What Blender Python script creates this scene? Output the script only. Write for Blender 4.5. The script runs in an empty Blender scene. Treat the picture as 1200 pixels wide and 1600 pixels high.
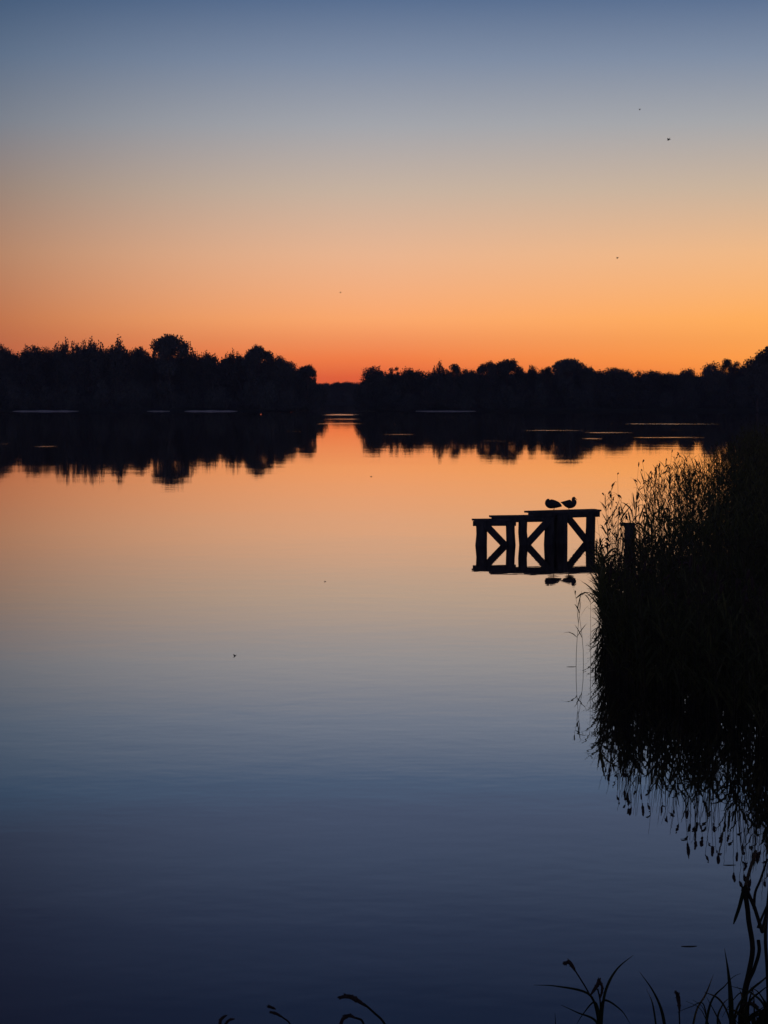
import bpy, math, random
import numpy as np
from mathutils import Vector

sc = bpy.context.scene
col = sc.collection
R = math.radians
rng = np.random.default_rng(7)
random.seed(7)

# ------------------------------------------------------------------ camera
F = 3200.0                       # focal length in photo pixels (photo 1200 x 1600)
CAM_H = 4.5
HORIZON = 615.0
PITCH = math.atan((800 - HORIZON) / F)
cd = bpy.data.cameras.new("camera")
cam = bpy.data.objects.new("camera", cd)
col.objects.link(cam)
cd.sensor_fit = 'VERTICAL'
cd.sensor_height = 24.0
cd.lens = 24.0 * F / 1600.0
cd.clip_start = 0.1
cd.clip_end = 20000
cam.location = (0, 0, CAM_H)
cam.rotation_euler = (R(90) - PITCH, 0, 0)
sc.camera = cam

def ray(px, py):
    a, b = (px - 600) / F, (800 - py) / F
    c, s = math.cos(PITCH), math.sin(PITCH)
    return np.array([a, c + b * s, -s + b * c])

def at(px, py, z=0.0):           # the place on the level z seen at a photo pixel
    d = ray(px, py)
    return np.array([0, 0, CAM_H]) + d * ((z - CAM_H) / d[2])

def at_y(px, py, Y):             # the place at ground distance Y seen at a photo pixel
    d = ray(px, py)
    return np.array([0, 0, CAM_H]) + d * (Y / d[1])

# ------------------------------------------------------------------ dusk sky
w = bpy.data.worlds.new("World")
sc.world = w
w.use_nodes = True
nt = w.node_tree
nt.nodes.clear()

class NG:                        # small node graph helper
    def __init__(s, tree): s.t = tree
    def n(s, kind, **kw):
        nd = s.t.nodes.new(kind)
        for k, v in kw.items(): setattr(nd, k, v)
        return nd
    def link(s, a, b): s.t.links.new(a, b)
    def m(s, op, a, b=None, c=None, clamp=False):
        nd = s.t.nodes.new('ShaderNodeMath'); nd.operation = op; nd.use_clamp = clamp
        for i, v in enumerate((a, b, c)):
            if v is None: continue
            if isinstance(v, (int, float)): nd.inputs[i].default_value = v
            else: s.t.links.new(v, nd.inputs[i])
        return nd.outputs[0]

def lin(c):
    return tuple(((v / 255 + .055) / 1.055) ** 2.4 if v > 10 else v / 255 / 12.92 for v in c) + (1,)

g = NG(nt)
out = g.n('ShaderNodeOutputWorld'); bg = g.n('ShaderNodeBackground')
tc = g.n('ShaderNodeTexCoord'); sep = g.n('ShaderNodeSeparateXYZ')
g.link(tc.outputs['Generated'], sep.inputs[0])
elev = g.m('MULTIPLY', g.m('ARCSINE', sep.outputs['Z']), 180 / math.pi)
EMAX = 60.0
epos = g.m('POWER', g.m('DIVIDE', elev, EMAX, clamp=True), 0.5)     # more room near the horizon
def E(y): return math.degrees(math.atan((HORIZON - y) / F))
HAZE = 1.2e-4
def clear(e, c):                 # the sky's own colour before the evening haze in front of it takes its share
    f_ = math.exp(HAZE * min(1950, 53 / max(.001, math.sin(math.radians(e))))) / 1.3
    return tuple(v * f_ for v in lin(c)[:3]) + (1,)
def ramp(stops):
    r = g.n('ShaderNodeValToRGB'); r.color_ramp.interpolation = 'LINEAR'
    els = r.color_ramp.elements
    pts = [((e / EMAX) ** .5, clear(e, c)) for e, c in stops]
    els[0].position, els[0].color = pts[0]
    els[1].position, els[1].color = pts[-1]
    for p, c in pts[1:-1]:
        el = els.new(p); el.color = c
    g.link(epos, r.inputs[0])
    return r.outputs[0]
SKY_L = [(0, (176, 76, 56)), (E(590), (186, 82, 56)), (E(560), (186, 94, 58)), (E(500), (188, 112, 70)), (E(400), (178, 130, 100)),
         (E(300), (150, 130, 118)), (E(200), (120, 126, 137)), (E(100), (92, 110, 134)), (E(0), (63, 87, 118)),
         (12.1, (56, 69, 96)), (14.6, (36, 46, 72)), (17, (26, 34, 58)), (28, (22, 28, 48)), (60, (20, 26, 44))]
SKY_C = [(0, (208, 88, 54)), (E(590), (222, 94, 50)), (E(560), (240, 124, 64)), (E(500), (250, 166, 104)), (E(400), (233, 180, 142)),
         (E(300), (199, 178, 160)), (E(200), (163, 165, 171)), (E(100), (126, 140, 163)), (E(0), (85, 108, 142)),
         (11.6, (81, 98, 131)), (13, (71, 88, 120)), (14.8, (49, 64, 95)), (17, (29, 43, 72)), (28, (25, 32, 57)), (60, (20, 26, 44))]
SKY_R = [(0, (232, 110, 46)), (E(590), (245, 138, 54)), (E(560), (252, 155, 66)), (E(500), (254, 172, 88)), (E(400), (240, 184, 132)),
         (E(300), (202, 179, 156)), (E(200), (165, 166, 169)), (E(100), (127, 141, 163)), (E(0), (85, 108, 142)),
         (11.6, (81, 98, 130)), (13, (71, 88, 118)), (14.8, (50, 65, 94)), (17, (31, 44, 72)), (28, (25, 32, 57)), (60, (20, 26, 44))]
SKY_E = [(0, (74, 80, 120)), (6, (104, 98, 134)), (14, (100, 104, 146)), (28, (64, 76, 122)), (60, (20, 26, 44))]   # the anti-twilight side
az = g.m('MULTIPLY', g.m('ARCTAN2', sep.outputs['X'], sep.outputs['Y']), 180 / math.pi)
def mixc(f, a, b):
    mx = g.n('ShaderNodeMix', data_type='RGBA'); g.link(f, mx.inputs[0]); g.link(a, mx.inputs[6]); g.link(b, mx.inputs[7]); return mx.outputs[2]
tl = g.m('DIVIDE', g.m('ADD', az, 10.9), 11.6, clamp=True)
tl = g.m('SUBTRACT', 1.0, g.m('POWER', g.m('SUBTRACT', 1.0, tl), 1.8))
west = mixc(g.m('DIVIDE', az, 10.6, clamp=True), mixc(tl, ramp(SKY_L), ramp(SKY_C)), ramp(SKY_R))
cosd = g.m('COSINE', g.m('MULTIPLY', g.m('SUBTRACT', az, 14), math.pi / 180))
sky_c = mixc(g.m('DIVIDE', g.m('SUBTRACT', .86, cosd), 1.3, clamp=True), west, ramp(SKY_E))
g.link(sky_c, bg.inputs[0])
bg.inputs[1].default_value = 1.3
g.link(bg.outputs[0], out.inputs[0])

sc.view_settings.view_transform = 'Standard'
sc.view_settings.look = 'None'
sc.view_settings.exposure = 0
sc.view_settings.gamma = 1
sc.cycles.max_bounces = 8
sc.cycles.use_denoising = True

# ------------------------------------------------------------------ materials
def mat(name, c1, c2, scale=6.0, rough=0.8, detail=4, bump=0.0, spec=0.3, stretch=(1, 1, 1), rand=0.0, trans=0.0):
    m = bpy.data.materials.new(name); m.use_nodes = True
    h = NG(m.node_tree); b = m.node_tree.nodes['Principled BSDF']; o = m.node_tree.nodes['Material Output']
    tc = h.n('ShaderNodeTexCoord'); mp = h.n('ShaderNodeMapping'); mp.inputs['Scale'].default_value = stretch
    nz = h.n('ShaderNodeTexNoise'); nz.inputs['Scale'].default_value = scale; nz.inputs['Detail'].default_value = detail
    h.link(tc.outputs['Object'], mp.inputs[0]); h.link(mp.outputs[0], nz.inputs['Vector'])
    fac = h.m('MULTIPLY_ADD', nz.outputs['Fac'], 2.2, -0.6, clamp=True)
    mx = h.n('ShaderNodeMix', data_type='RGBA')
    mx.inputs[6].default_value = (*c1, 1); mx.inputs[7].default_value = (*c2, 1)
    h.link(fac, mx.inputs[0])
    colr = mx.outputs[2]
    if rand:
        oi = h.n('ShaderNodeObjectInfo'); hv = h.n('ShaderNodeHueSaturation')
        h.link(h.m('MULTIPLY_ADD', oi.outputs['Random'], rand, 1 - rand / 2), hv.inputs['Value'])
        h.link(colr, hv.inputs['Color']); colr = hv.outputs[0]
    h.link(colr, b.inputs['Base Color'])
    b.inputs['Roughness'].default_value = rough
    b.inputs['Specular IOR Level'].default_value = spec
    if bump:
        bp = h.n('ShaderNodeBump'); bp.inputs['Strength'].default_value = bump; bp.inputs['Distance'].default_value = 0.02
        h.link(nz.outputs['Fac'], bp.inputs['Height']); h.link(bp.outputs[0], b.inputs['Normal'])
    if trans:
        tr = h.n('ShaderNodeBsdfTranslucent'); ms = h.n('ShaderNodeMixShader'); ms.inputs[0].default_value = trans
        h.link(colr, tr.inputs[0]); h.link(b.outputs[0], ms.inputs[1]); h.link(tr.outputs[0], ms.inputs[2])
        h.link(ms.outputs[0], o.inputs[0])
    return m

M = dict(
    leaf=mat("tree_leaves", (.05, .056, .045), (.105, .11, .085), 1.1, .75, rand=.5, spec=.15),
    far_leaf=mat("far_tree_leaves", (.03, .04, .02), (.06, .07, .035), .8, .75, rand=.4, spec=.15),
    bark=mat("bark", (.05, .04, .03), (.11, .09, .07), 5, .9, bump=.5),
    wood=mat("weathered_wood", (.03, .026, .022), (.08, .068, .055), 9, .85, bump=.6, stretch=(1, 1, .2)),
    deck=mat("weathered_deck_boards", (.04, .034, .03), (.1, .085, .07), 7, .8, bump=.5, stretch=(.3, 1, 1)),
    reed=mat("reed_leaves", (.04, .046, .016), (.14, .14, .05), 2.5, .6, trans=.5, spec=.2),
    stem=mat("reed_stems", (.025, .024, .012), (.07, .06, .03), 3, .8, spec=.1),
    head=mat("reed_seed_heads", (.035, .024, .018), (.075, .05, .035), 30, .9, spec=.1),
    mud=mat("muddy_ground", (.02, .017, .012), (.045, .038, .025), 1.4, .95, bump=.4),
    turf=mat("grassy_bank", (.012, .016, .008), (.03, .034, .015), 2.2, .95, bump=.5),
    feather=mat("dark_plumage", (.025, .02, .018), (.07, .055, .045), 40, .7, stretch=(1, 3, 3)),
    bill=mat("bill_horn", (.08, .06, .03), (.12, .09, .04), 60, .45),
    leg=mat("bird_leg_skin", (.1, .05, .03), (.14, .07, .04), 60, .6),
    insect=mat("insect_body", (.015, .012, .01), (.04, .03, .022), 200, .5),
    wing=mat("insect_wing", (.05, .045, .04), (.09, .08, .07), 300, .3, trans=.5),
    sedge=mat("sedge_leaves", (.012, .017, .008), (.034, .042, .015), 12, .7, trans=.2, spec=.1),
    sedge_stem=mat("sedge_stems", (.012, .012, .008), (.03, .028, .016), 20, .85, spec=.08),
    dead=mat("dead_leaf", (.03, .022, .012), (.07, .05, .025), 30, .8),
)

# ------------------------------------------------------------------ mesh helpers
def make_mesh(name, verts, faces, m, smooth=False):
    """verts (N,3), faces (M,4) numpy."""
    verts = np.ascontiguousarray(verts, dtype=np.float32); faces = np.ascontiguousarray(faces, dtype=np.int32)
    me = bpy.data.meshes.new(name)
    k = faces.shape[1]
    me.vertices.add(len(verts)); me.vertices.foreach_set('co', verts.ravel())
    me.loops.add(faces.size); me.loops.foreach_set('vertex_index', faces.ravel())
    me.polygons.add(len(faces))
    me.polygons.foreach_set('loop_start', np.arange(0, faces.size, k, dtype=np.int32))
    me.update(calc_edges=True); me.validate()
    if smooth: me.shade_smooth()
    me.materials.append(m)
    return me

def obj(name, me, parent=None, loc=(0, 0, 0), rot=(0, 0, 0)):
    o = bpy.data.objects.new(name, me); col.objects.link(o)
    o.location = loc; o.rotation_euler = rot
    if parent: o.parent = parent
    return o

def tag(o, label=None, cat=None, group=None, kind=None):
    if label: o['label'] = label
    if cat: o['category'] = cat
    if group: o['group'] = group
    if kind: o['kind'] = kind
    return o

class Acc:                       # gathers verts and quads of one object
    def __init__(s): s.v = []; s.f = []; s.n = 0
    def add(s, v, f):
        v = np.asarray(v, float).reshape(-1, 3); f = np.asarray(f, int).reshape(-1, 4)
        s.v.append(v); s.f.append(f + s.n); s.n += len(v); return s
    def arr(s): return np.concatenate(s.v), np.concatenate(s.f)
    def mesh(s, name, m, smooth=False):
        v, f = s.arr(); return make_mesh(name, v, f, m, smooth)

def unit(a): return a / np.maximum(np.linalg.norm(a, axis=-1, keepdims=True), 1e-9)

def tubes(paths, r, n=5, flat=1.0, ref=None):
    """paths (M,K,3), r (M,K); closed-end-less tubes, flat squeezes one cross axis."""
    paths = np.asarray(paths, float); r = np.asarray(r, float)
    if paths.ndim == 2: paths = paths[None]; r = r[None]
    Mn, K, _ = paths.shape
    tg = unit(np.gradient(paths, axis=1))
    if ref is None: ref = np.array([.31, -.95, .05])
    ref = np.broadcast_to(ref, tg.shape)
    u = unit(np.cross(tg, ref)); v = unit(np.cross(tg, u))
    a = np.arange(n) * 2 * math.pi / n
    ring = (u[:, :, None] * np.cos(a)[None, None, :, None] + v[:, :, None] * np.sin(a)[None, None, :, None] * flat)
    V = paths[:, :, None] + ring * r[:, :, None, None]
    idx = np.arange(Mn * K * n).reshape(Mn, K, n)
    a0 = idx[:, :-1]; a1 = idx[:, 1:]
    Fq = np.stack([a0, np.roll(a0, -1, 2), np.roll(a1, -1, 2), a1], -1).reshape(-1, 4)
    return V.reshape(-1, 3), Fq

def ribbons(paths, wd, ref):
    """flat leaf blades: paths (M,K,3), wd (M,K) half widths, ref (M,3) side-giving vector"""
    Mn, K, _ = paths.shape
    tg = unit(np.gradient(paths, axis=1))
    side = unit(np.cross(tg, ref[:, None, :]))
    V = np.stack([paths - side * wd[..., None], paths + side * wd[..., None]], 2)
    idx = np.arange(Mn * K * 2).reshape(Mn, K, 2)
    Fq = np.stack([idx[:, :-1, 0], idx[:, :-1, 1], idx[:, 1:, 1], idx[:, 1:, 0]], -1).reshape(-1, 4)
    return V.reshape(-1, 3), Fq

def box(acc, c, half, rz=0.0, tilt=None):
    """bevelled-looking box: 8 corners; c centre, half sizes; tilt (axis vectors) optional"""
    if tilt is None:
        ax = np.array([[math.cos(rz), math.sin(rz), 0], [-math.sin(rz), math.cos(rz), 0], [0, 0, 1]])
    else: ax = np.asarray(tilt, float)
    s = np.array([[-1, -1, -1], [1, -1, -1], [1, 1, -1], [-1, 1, -1], [-1, -1, 1], [1, -1, 1], [1, 1, 1], [-1, 1, 1]], float)
    v = np.asarray(c) + (s * np.asarray(half)) @ ax
    acc.add(v, [[0, 3, 2, 1], [4, 5, 6, 7], [0, 1, 5, 4], [1, 2, 6, 5], [2, 3, 7, 6], [3, 0, 4, 7]])

def bevel(o, wdt=.01, seg=2):
    b = o.modifiers.new('bevel', 'BEVEL'); b.width = wdt; b.segments = seg; b.limit_method = 'ANGLE'
    return o

# ------------------------------------------------------------------ water
def quad_sheet(name, x0, x1, y0, y1, z, m, n=1):
    xs = np.linspace(x0, x1, n + 1); ys = np.linspace(y0, y1, n + 1)
    X, Y = np.meshgrid(xs, ys); V = np.stack([X, Y, np.full_like(X, z)], -1).reshape(-1, 3)
    i = np.arange((n + 1) ** 2).reshape(n + 1, n + 1)
    Fq = np.stack([i[:-1, :-1], i[:-1, 1:], i[1:, 1:], i[1:, :-1]], -1).reshape(-1, 4)
    return obj(name, make_mesh(name, V, Fq, m))

wm = bpy.data.materials.new("lake_water"); wm.use_nodes = True
h = NG(wm.node_tree); pb = wm.node_tree.nodes['Principled BSDF']
pb.inputs['Base Color'].default_value = (.006, .011, .02, 1)
pb.inputs['IOR'].default_value = 1.36
geo = h.n('ShaderNodeNewGeometry'); sp = h.n('ShaderNodeSeparateXYZ'); h.link(geo.outputs['Position'], sp.inputs[0])
PX, PY = sp.outputs['X'], sp.outputs['Y']
# wind lanes: long thin patches where the breeze roughens the water (x0, x1, y in the photo, half depth in m, strength)
lanes = [(222, 262, 648.5, 6, .35), (496, 575, 648, 14, 1.), (490, 580, 655, 12, .45), (480, 585, 662, 8, .5),
         (652, 742, 652.2, 7, .5), (600, 628, 663, 4, .4), (805, 925, 672.5, 3.6, .8), (905, 995, 675.8, 3.2, .8), (940, 1145, 662.5, 4.5, .9),
         (905, 944, 685.5, 2.6, .7), (980, 1110, 683.5, 3, .8), (1185, 1230, 689, 2.5, .7), (590, 658, 679, 2.6, .5), (-20, 22, 694, 2.4, .55),
         (48, 96, 697.5, 2.4, .6), (440, 478, 674, 3, .4), (868, 915, 650, 6, .35), (745, 800, 689, 2, .3), (1040, 1070, 672, 2.5, .4)]
nz = h.n('ShaderNodeTexNoise'); nz.inputs['Scale'].default_value = .09; nz.inputs['Detail'].default_value = 3
mpn = h.n('ShaderNodeMapping'); mpn.inputs['Scale'].default_value = (1, 1.6, 1)
h.link(geo.outputs['Position'], mpn.inputs[0]); h.link(mpn.outputs[0], nz.inputs['Vector'])
wob = h.m('SUBTRACT', nz.outputs['Fac'], .5)
mask = None
for x0, x1, y, hd, st in lanes:
    a = at(x0, y); b_ = at(x1, y)
    cx, cy, ha = (a[0] + b_[0]) / 2, a[1], abs(b_[0] - a[0]) / 2
    dx = h.m('POWER', h.m('ABSOLUTE', h.m('DIVIDE', h.m('SUBTRACT', PX, cx), ha)), 2.2)
    dy = h.m('POWER', h.m('ABSOLUTE', h.m('ADD', h.m('DIVIDE', h.m('SUBTRACT', PY, cy), hd), h.m('MULTIPLY', wob, 2.6))), 2)
    e = h.m('MULTIPLY', h.m('SUBTRACT', 1.0, h.m('ADD', dx, dy), clamp=True), st * .95)
    mask = e if mask is None else h.m('MAXIMUM', mask, e)
nb = h.n('ShaderNodeTexNoise'); nb.inputs['Scale'].default_value = .55; nb.inputs['Detail'].default_value = 4
mpb = h.n('ShaderNodeMapping'); mpb.inputs['Scale'].default_value = (.5, 1.5, 1)
h.link(geo.outputs['Position'], mpb.inputs[0]); h.link(mpb.outputs[0], nb.inputs['Vector'])
mask = h.m('MULTIPLY', h.m('MINIMUM', mask, 1.0), h.m('MULTIPLY', h.m('MULTIPLY_ADD', nb.outputs['Fac'], 3.2, -1.0, clamp=True), .8))
pb.inputs['Roughness'].default_value = 0.0
h.link(h.m('MULTIPLY_ADD', mask, .26, .012), pb.inputs['Roughness'])
n1 = h.n('ShaderNodeTexNoise'); n1.inputs['Scale'].default_value = 1.1; n1.inputs['Detail'].default_value = 2
n2 = h.n('ShaderNodeTexNoise'); n2.inputs['Scale'].default_value = .12; n2.inputs['Detail'].default_value = 1
mp1 = h.n('ShaderNodeMapping'); mp1.inputs['Scale'].default_value = (.7, 1, 1)
h.link(geo.outputs['Position'], mp1.inputs[0]); h.link(mp1.outputs[0], n1.inputs['Vector']); h.link(mp1.outputs[0], n2.inputs['Vector'])
n3 = h.n('ShaderNodeTexNoise'); n3.inputs['Scale'].default_value = 4.5; n3.inputs['Detail'].default_value = 1
h.link(mp1.outputs[0], n3.inputs['Vector'])
hh = h.m('MULTIPLY_ADD', n3.outputs['Fac'], .22, h.m('MULTIPLY_ADD', n2.outputs['Fac'], 4.0, n1.outputs['Fac']))
bp = h.n('ShaderNodeBump'); bp.inputs['Strength'].default_value = 1.0; bp.inputs['Distance'].default_value = .0015
h.link(hh, bp.inputs['Height']); h.link(bp.outputs[0], pb.inputs['Normal'])
gl = h.n('ShaderNodeBsdfGlossy'); gl.inputs['Color'].default_value = (1, .885, .79, 1)      # extra warm-tinted reflection mixed in to brighten the water
h.link(h.m('MULTIPLY_ADD', mask, .26, .012), gl.inputs['Roughness']); h.link(bp.outputs[0], gl.inputs['Normal'])
mxs = h.n('ShaderNodeMixShader'); mxs.inputs[0].default_value = .6
h.link(pb.outputs[0], mxs.inputs[1]); h.link(gl.outputs[0], mxs.inputs[2]); h.link(mxs.outputs[0], wm.node_tree.nodes['Material Output'].inputs[0])
water = quad_sheet("water", -1500, 1500, -40, 960, 0, wm)
tag(water, kind='structure')

# ------------------------------------------------------------------ ground, banks and far shores
gr = quad_sheet("ground", -1680, 1680, -190, 1990, -2.2, M['mud'], 6); tag(gr, kind='structure')

def heightfield(name, xs, ys, fn, m):
    X, Y = np.meshgrid(xs, ys); Z = fn(X, Y)
    V = np.stack([X, Y, Z], -1).reshape(-1, 3)
    i = np.arange(X.size).reshape(X.shape)
    Fq = np.stack([i[:-1, :-1], i[:-1, 1:], i[1:, 1:], i[1:, :-1]], -1).reshape(-1, 4)
    return obj(name, make_mesh(name, V, Fq, m, True))

def wav(x, y, s=1.0): return np.sin(x * .9 * s + y * .4 * s) * .5 + np.sin(x * .31 * s - y * .73 * s + 1.3) * .5 + np.sin(x * 2.3 * s + 2) * .2
def bank_z(X, Y):
    s = np.maximum(9.3 - Y + wav(X, Y, .8) * .35 + .04 * np.abs(X), X - (9.6 + .10 * np.maximum(Y, 0) + 1.6 * np.maximum(Y - 62, 0) + wav(X, Y, .25) * .8))
    z = np.where(s < 0, s * .35 - .03, np.minimum(s * .55, 2.2) + np.clip(s - 4, 0, 6) * .12 + np.clip(s - 4, 0, 60) * .01)
    return np.maximum(z, -2.1) + wav(X, Y, 2.1) * .05 * (s > 0)
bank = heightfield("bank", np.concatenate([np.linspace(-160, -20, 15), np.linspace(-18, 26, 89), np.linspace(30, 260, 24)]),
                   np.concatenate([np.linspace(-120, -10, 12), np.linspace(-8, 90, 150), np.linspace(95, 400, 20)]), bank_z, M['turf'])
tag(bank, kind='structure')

D0 = 14400 / 27.5                # distance of the far waterline
def shore(name, x0, x1, y0, depth, edge):
    """a low wooded shore; edge says which sides fall into the water"""
    def fn(X, Y):
        s = np.minimum.reduce([Y - y0 + wav(X, Y, .05) * 3,
                               (X - x0 * np.maximum(1, Y / y0) ** 2.2 - (8 if x0 > -50 else 0) * (Y - y0) / 300) * .5 + 1e9 * (0 if edge[0] else 1), (x1 * np.maximum(1, Y / y0) ** 2.2 - X) * .5 + 1e9 * (0 if edge[1] else 1)])
        return np.clip(s * .12, -2.1, 1.4) + .15 * wav(X, Y, .12) * (s > 6)
    o = heightfield(name, np.linspace(x0 - 12, x1 + 12, 90), np.linspace(y0 - 14, y0 + depth, 30), fn, M['turf'])
    return tag(o, kind='structure')
def X_at(px, Y): return (px - 600) / F * Y
shore("shore_left", -420, X_at(488, D0), D0, 330, (False, True))
shore("shore_right", X_at(574, D0), 420, D0, 330, (True, False))
shore("shore_far", -1400, 1400, 860, 900, (False, False))
M['pale_shore'] = mat("pale_strip_tone", (.42, .36, .3), (.6, .52, .44), .8, .9, bump=.2)  # pale tone for the low strips along the far waterline
for xa, xb in ((16, 116), (228, 262), (286, 368), (650, 745)):
    A_, B_ = at(xa, 643), at(xb, 643); n_ = 40; kx = np.linspace(0, 1, n_); taper = np.sin(kx * math.pi) ** .35
    yf = D0 - 6 - 1.2 * np.sin(kx * 17 + xa) * .6 - taper * 1.5; Xs = A_[0] + (B_[0] - A_[0]) * kx
    hz_ = (.10 + .10 * np.sin(kx * 9 + xa) ** 2) * taper * (.5 if xa in (228, 650) else 1)
    rows = [(yf, -.3 + 0 * kx), (yf + .3, hz_ * 1.), (yf + 3, hz_ + .12 * taper), (yf + 9, .1 + 0 * kx), (yf + 13, -.5 + 0 * kx)]
    V = np.concatenate([np.stack([Xs, yy, zz], -1) for yy, zz in rows]); ii = np.arange(n_ * 5).reshape(5, n_)
    Fq = np.stack([ii[:-1, :-1], ii[:-1, 1:], ii[1:, 1:], ii[1:, :-1]], -1).reshape(-1, 4)
    tag(obj('pale_strip', make_mesh('pale_strip', V, Fq, M['pale_shore'], True)), kind='structure')
terr = quad_sheet("terrain", -1680, 1680, 900, 1985, .9, M['turf'], 4); tag(terr, kind='structure')

# ------------------------------------------------------------------ trees
def crown_leaves(clumps, per, size, seed):
    r = np.random.default_rng(seed); P = []
    for (c, rad) in clumps:
        rad = np.asarray(rad, float)
        n = max(30, int(per * 1.75 * (rad.prod() ** (2 / 3))))
        d = unit(r.normal(size=(n, 3))); q = d * (r.random((n, 1)) ** .45)
        P.append(np.asarray(c) + q * rad * (1 + .11 * r.normal(size=(n, 1))))
    P = np.concatenate(P); n = len(P)
    a = unit(r.normal(size=(n, 3))); b = unit(np.cross(a, r.normal(size=(n, 3))))
    s = size * (.55 + .8 * r.random((n, 1)))
    V = np.stack([P - a * s * .5, P + b * s * .32, P + a * s * .55, P - b * s * .32], 1).reshape(-1, 3)
    return V, np.arange(n * 4).reshape(n, 4)

def limb_paths(base, tips, seed, r0):
    r = np.random.default_rng(seed); acc = Acc()
    for tp in tips:
        k = np.linspace(0, 1, 6)[:, None]; tp = np.asarray(tp); base_ = np.asarray(base)
        mid = base_ + (tp - base_) * np.array([.35, .35, .6]) + r.normal(size=3) * .25
        p = (1 - k) ** 2 * base_ + 2 * k * (1 - k) * mid + k ** 2 * tp
        acc.add(*tubes(p, np.linspace(r0, r0 * .2, 6), 5))
    return acc

def tree_meshes(kind, seed):
    """library tree about 12 m tall; returns crown mesh, trunk mesh, height, half width"""
    r = np.random.default_rng(seed); H = 12.0; cl = []
    if kind == 'round':          # full dome down to the ground
        for _ in range(26):
            th = r.random() * 2 * math.pi; el = r.random()
            z = 2.0 + 8.2 * el; rr = 4.3 * math.sqrt(max(.05, 1 - ((z - 4.5) / 7.2) ** 2)) * (.55 + .4 * r.random())
            s = 1.1 + r.random() * 1.1; cl.append(((rr * math.cos(th), rr * math.sin(th), z), (s * 1.15, s * 1.15, s)))
        for _ in range(8): cl.append((r.normal(size=3) * (1.3, 1.3, 1.8) + (0, 0, 6), (2., 2., 2.2)))
    elif kind == 'spiky':        # ragged top of upright shoots
        for _ in range(20):
            th = r.random() * 6.28; z = 2 + 6.3 * r.random(); rr = 3.4 * (.4 + .6 * r.random()) * (1 - max(0, z - 5) / 9)
            s = 1. + r.random(); cl.append(((rr * math.cos(th), rr * math.sin(th), z), (s, s, s * 1.2)))
        for _ in range(9):
            th = r.random() * 6.28; rr = 2.8 * r.random(); z = 9.3 - rr * .5 + r.normal() * .7
            cl.append(((rr * math.cos(th), rr * math.sin(th), z), (.7, .7, 1.15 + .5 * r.random())))
        cl.append(((0, 0, 5.5), (2.6, 2.6, 3)))
    elif kind == 'domed':        # high crown standing clear on its trunk
        for _ in range(20):
            th = r.random() * 6.28; q = math.sqrt(r.random()); rr = 3.9 * q; z = 8.0 + 3. * math.sqrt(1 - q * q * .9) * (.55 + .45 * r.random()) - .5
            s = .8 + .75 * r.random(); cl.append(((rr * math.cos(th), rr * math.sin(th), z), (s * 1.2, s * 1.2, s * .8)))
        cl.append(((0, 0, 9.3), (2.6, 2.6, 1.3)))
        for _ in range(13):
            th = r.random() * 6.28; cl.append(((2.1 * math.cos(th), 2.1 * math.sin(th), 2.5 + r.random() * 5.2), (1.2, 1.2, 1.1)))
    elif kind == 'airy':         # thin crown with holes
        for _ in range(17):
            th = r.random() * 6.28; q = .45 + .55 * r.random(); z = 6 + 5 * r.random() ** .7
            rr = 3.4 * q * math.sqrt(max(.05, 1 - ((z - 7.5) / 4.6) ** 2)); s = .55 + .6 * r.random()
            cl.append(((rr * math.cos(th), rr * math.sin(th), z), (s * 1.3, s * 1.3, s * .8)))
        cl.append(((0, 0, 6), (1.5, 1.5, 1.2)))
    else:                        # bush: low and wide
        H = 5.0
        for _ in range(18):
            th = r.random() * 6.28; rr = 3.2 * math.sqrt(r.random()); z = .5 + (3.4 - rr * .5) * r.random()
            s = .7 + .8 * r.random(); cl.append(((rr * math.cos(th), rr * math.sin(th), z), (s * 1.2, s * 1.2, s)))
    V, Fq = crown_leaves(cl, {'round': 62, 'spiky': 70, 'domed': 105, 'airy': 95, 'bush': 80}[kind], .38, seed + 1)
    V[:, 2] = np.maximum(V[:, 2], .05)
    Ht = np.percentile(V[:, 2], 99.7); Wd = np.percentile(np.hypot(V[:, 0], V[:, 1]), 98)
    crown = make_mesh(kind + "_crown", V, Fq, M['leaf'])
    lean = r.normal(size=2) * .25
    tb = np.array([[0, 0, -.6], [0, 0, .3], [lean[0] * .4, lean[1] * .4, H * .25], [lean[0], lean[1], H * .5], [lean[0] * 1.3, lean[1] * 1.3, H * .78]])
    k = H / 12
    acc = Acc().add(*tubes(tb, np.array([.42, .34, .27, .2, .07]) * k, 8))
    tips = [np.array(c) for c, _ in cl[:12]]
    la = limb_paths(tb[2] if kind != 'domed' else tb[2] * .4 + tb[3] * .6, tips, seed + 3, .13 * k); acc.add(*la.arr())
    trunk = acc.mesh(kind + "_trunk", M['bark'], True)
    return crown, trunk, Ht, Wd

LIB = {k: [tree_meshes(k, 100 * i + 11 * j + 5) for j in range(nn)] for i, (k, nn) in
       enumerate((('round', 4), ('spiky', 3), ('domed', 3), ('airy', 3), ('bush', 3)))}

def tree(kind, px, ytop, wpx, Y, label, group=None, name=None, var=None, base=1.0, cat='tree', rot=None):
    cr, tr, Ht, Wd = LIB[kind][(random.randrange(len(LIB[kind])) if var is None else var)]
    p = at_y(px, ytop, Y); hz = p[2] - base
    root = bpy.data.objects.new(name or {'bush': 'lakeside_bush'}.get(kind, 'shore_tree'), None); col.objects.link(root)
    root.location = (p[0], Y, base - .1); root.rotation_euler = (0, 0, random.random() * 6.28 if rot is None else rot)
    s = wpx / 2 / F * Y / Wd * (1.0 if kind == 'bush' else 1.14); root.scale = (s, s, (hz + .1) / Ht)
    tag(root, label, cat, group)
    obj('crown', cr, root); obj('trunk', tr, root)
    return root

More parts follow.
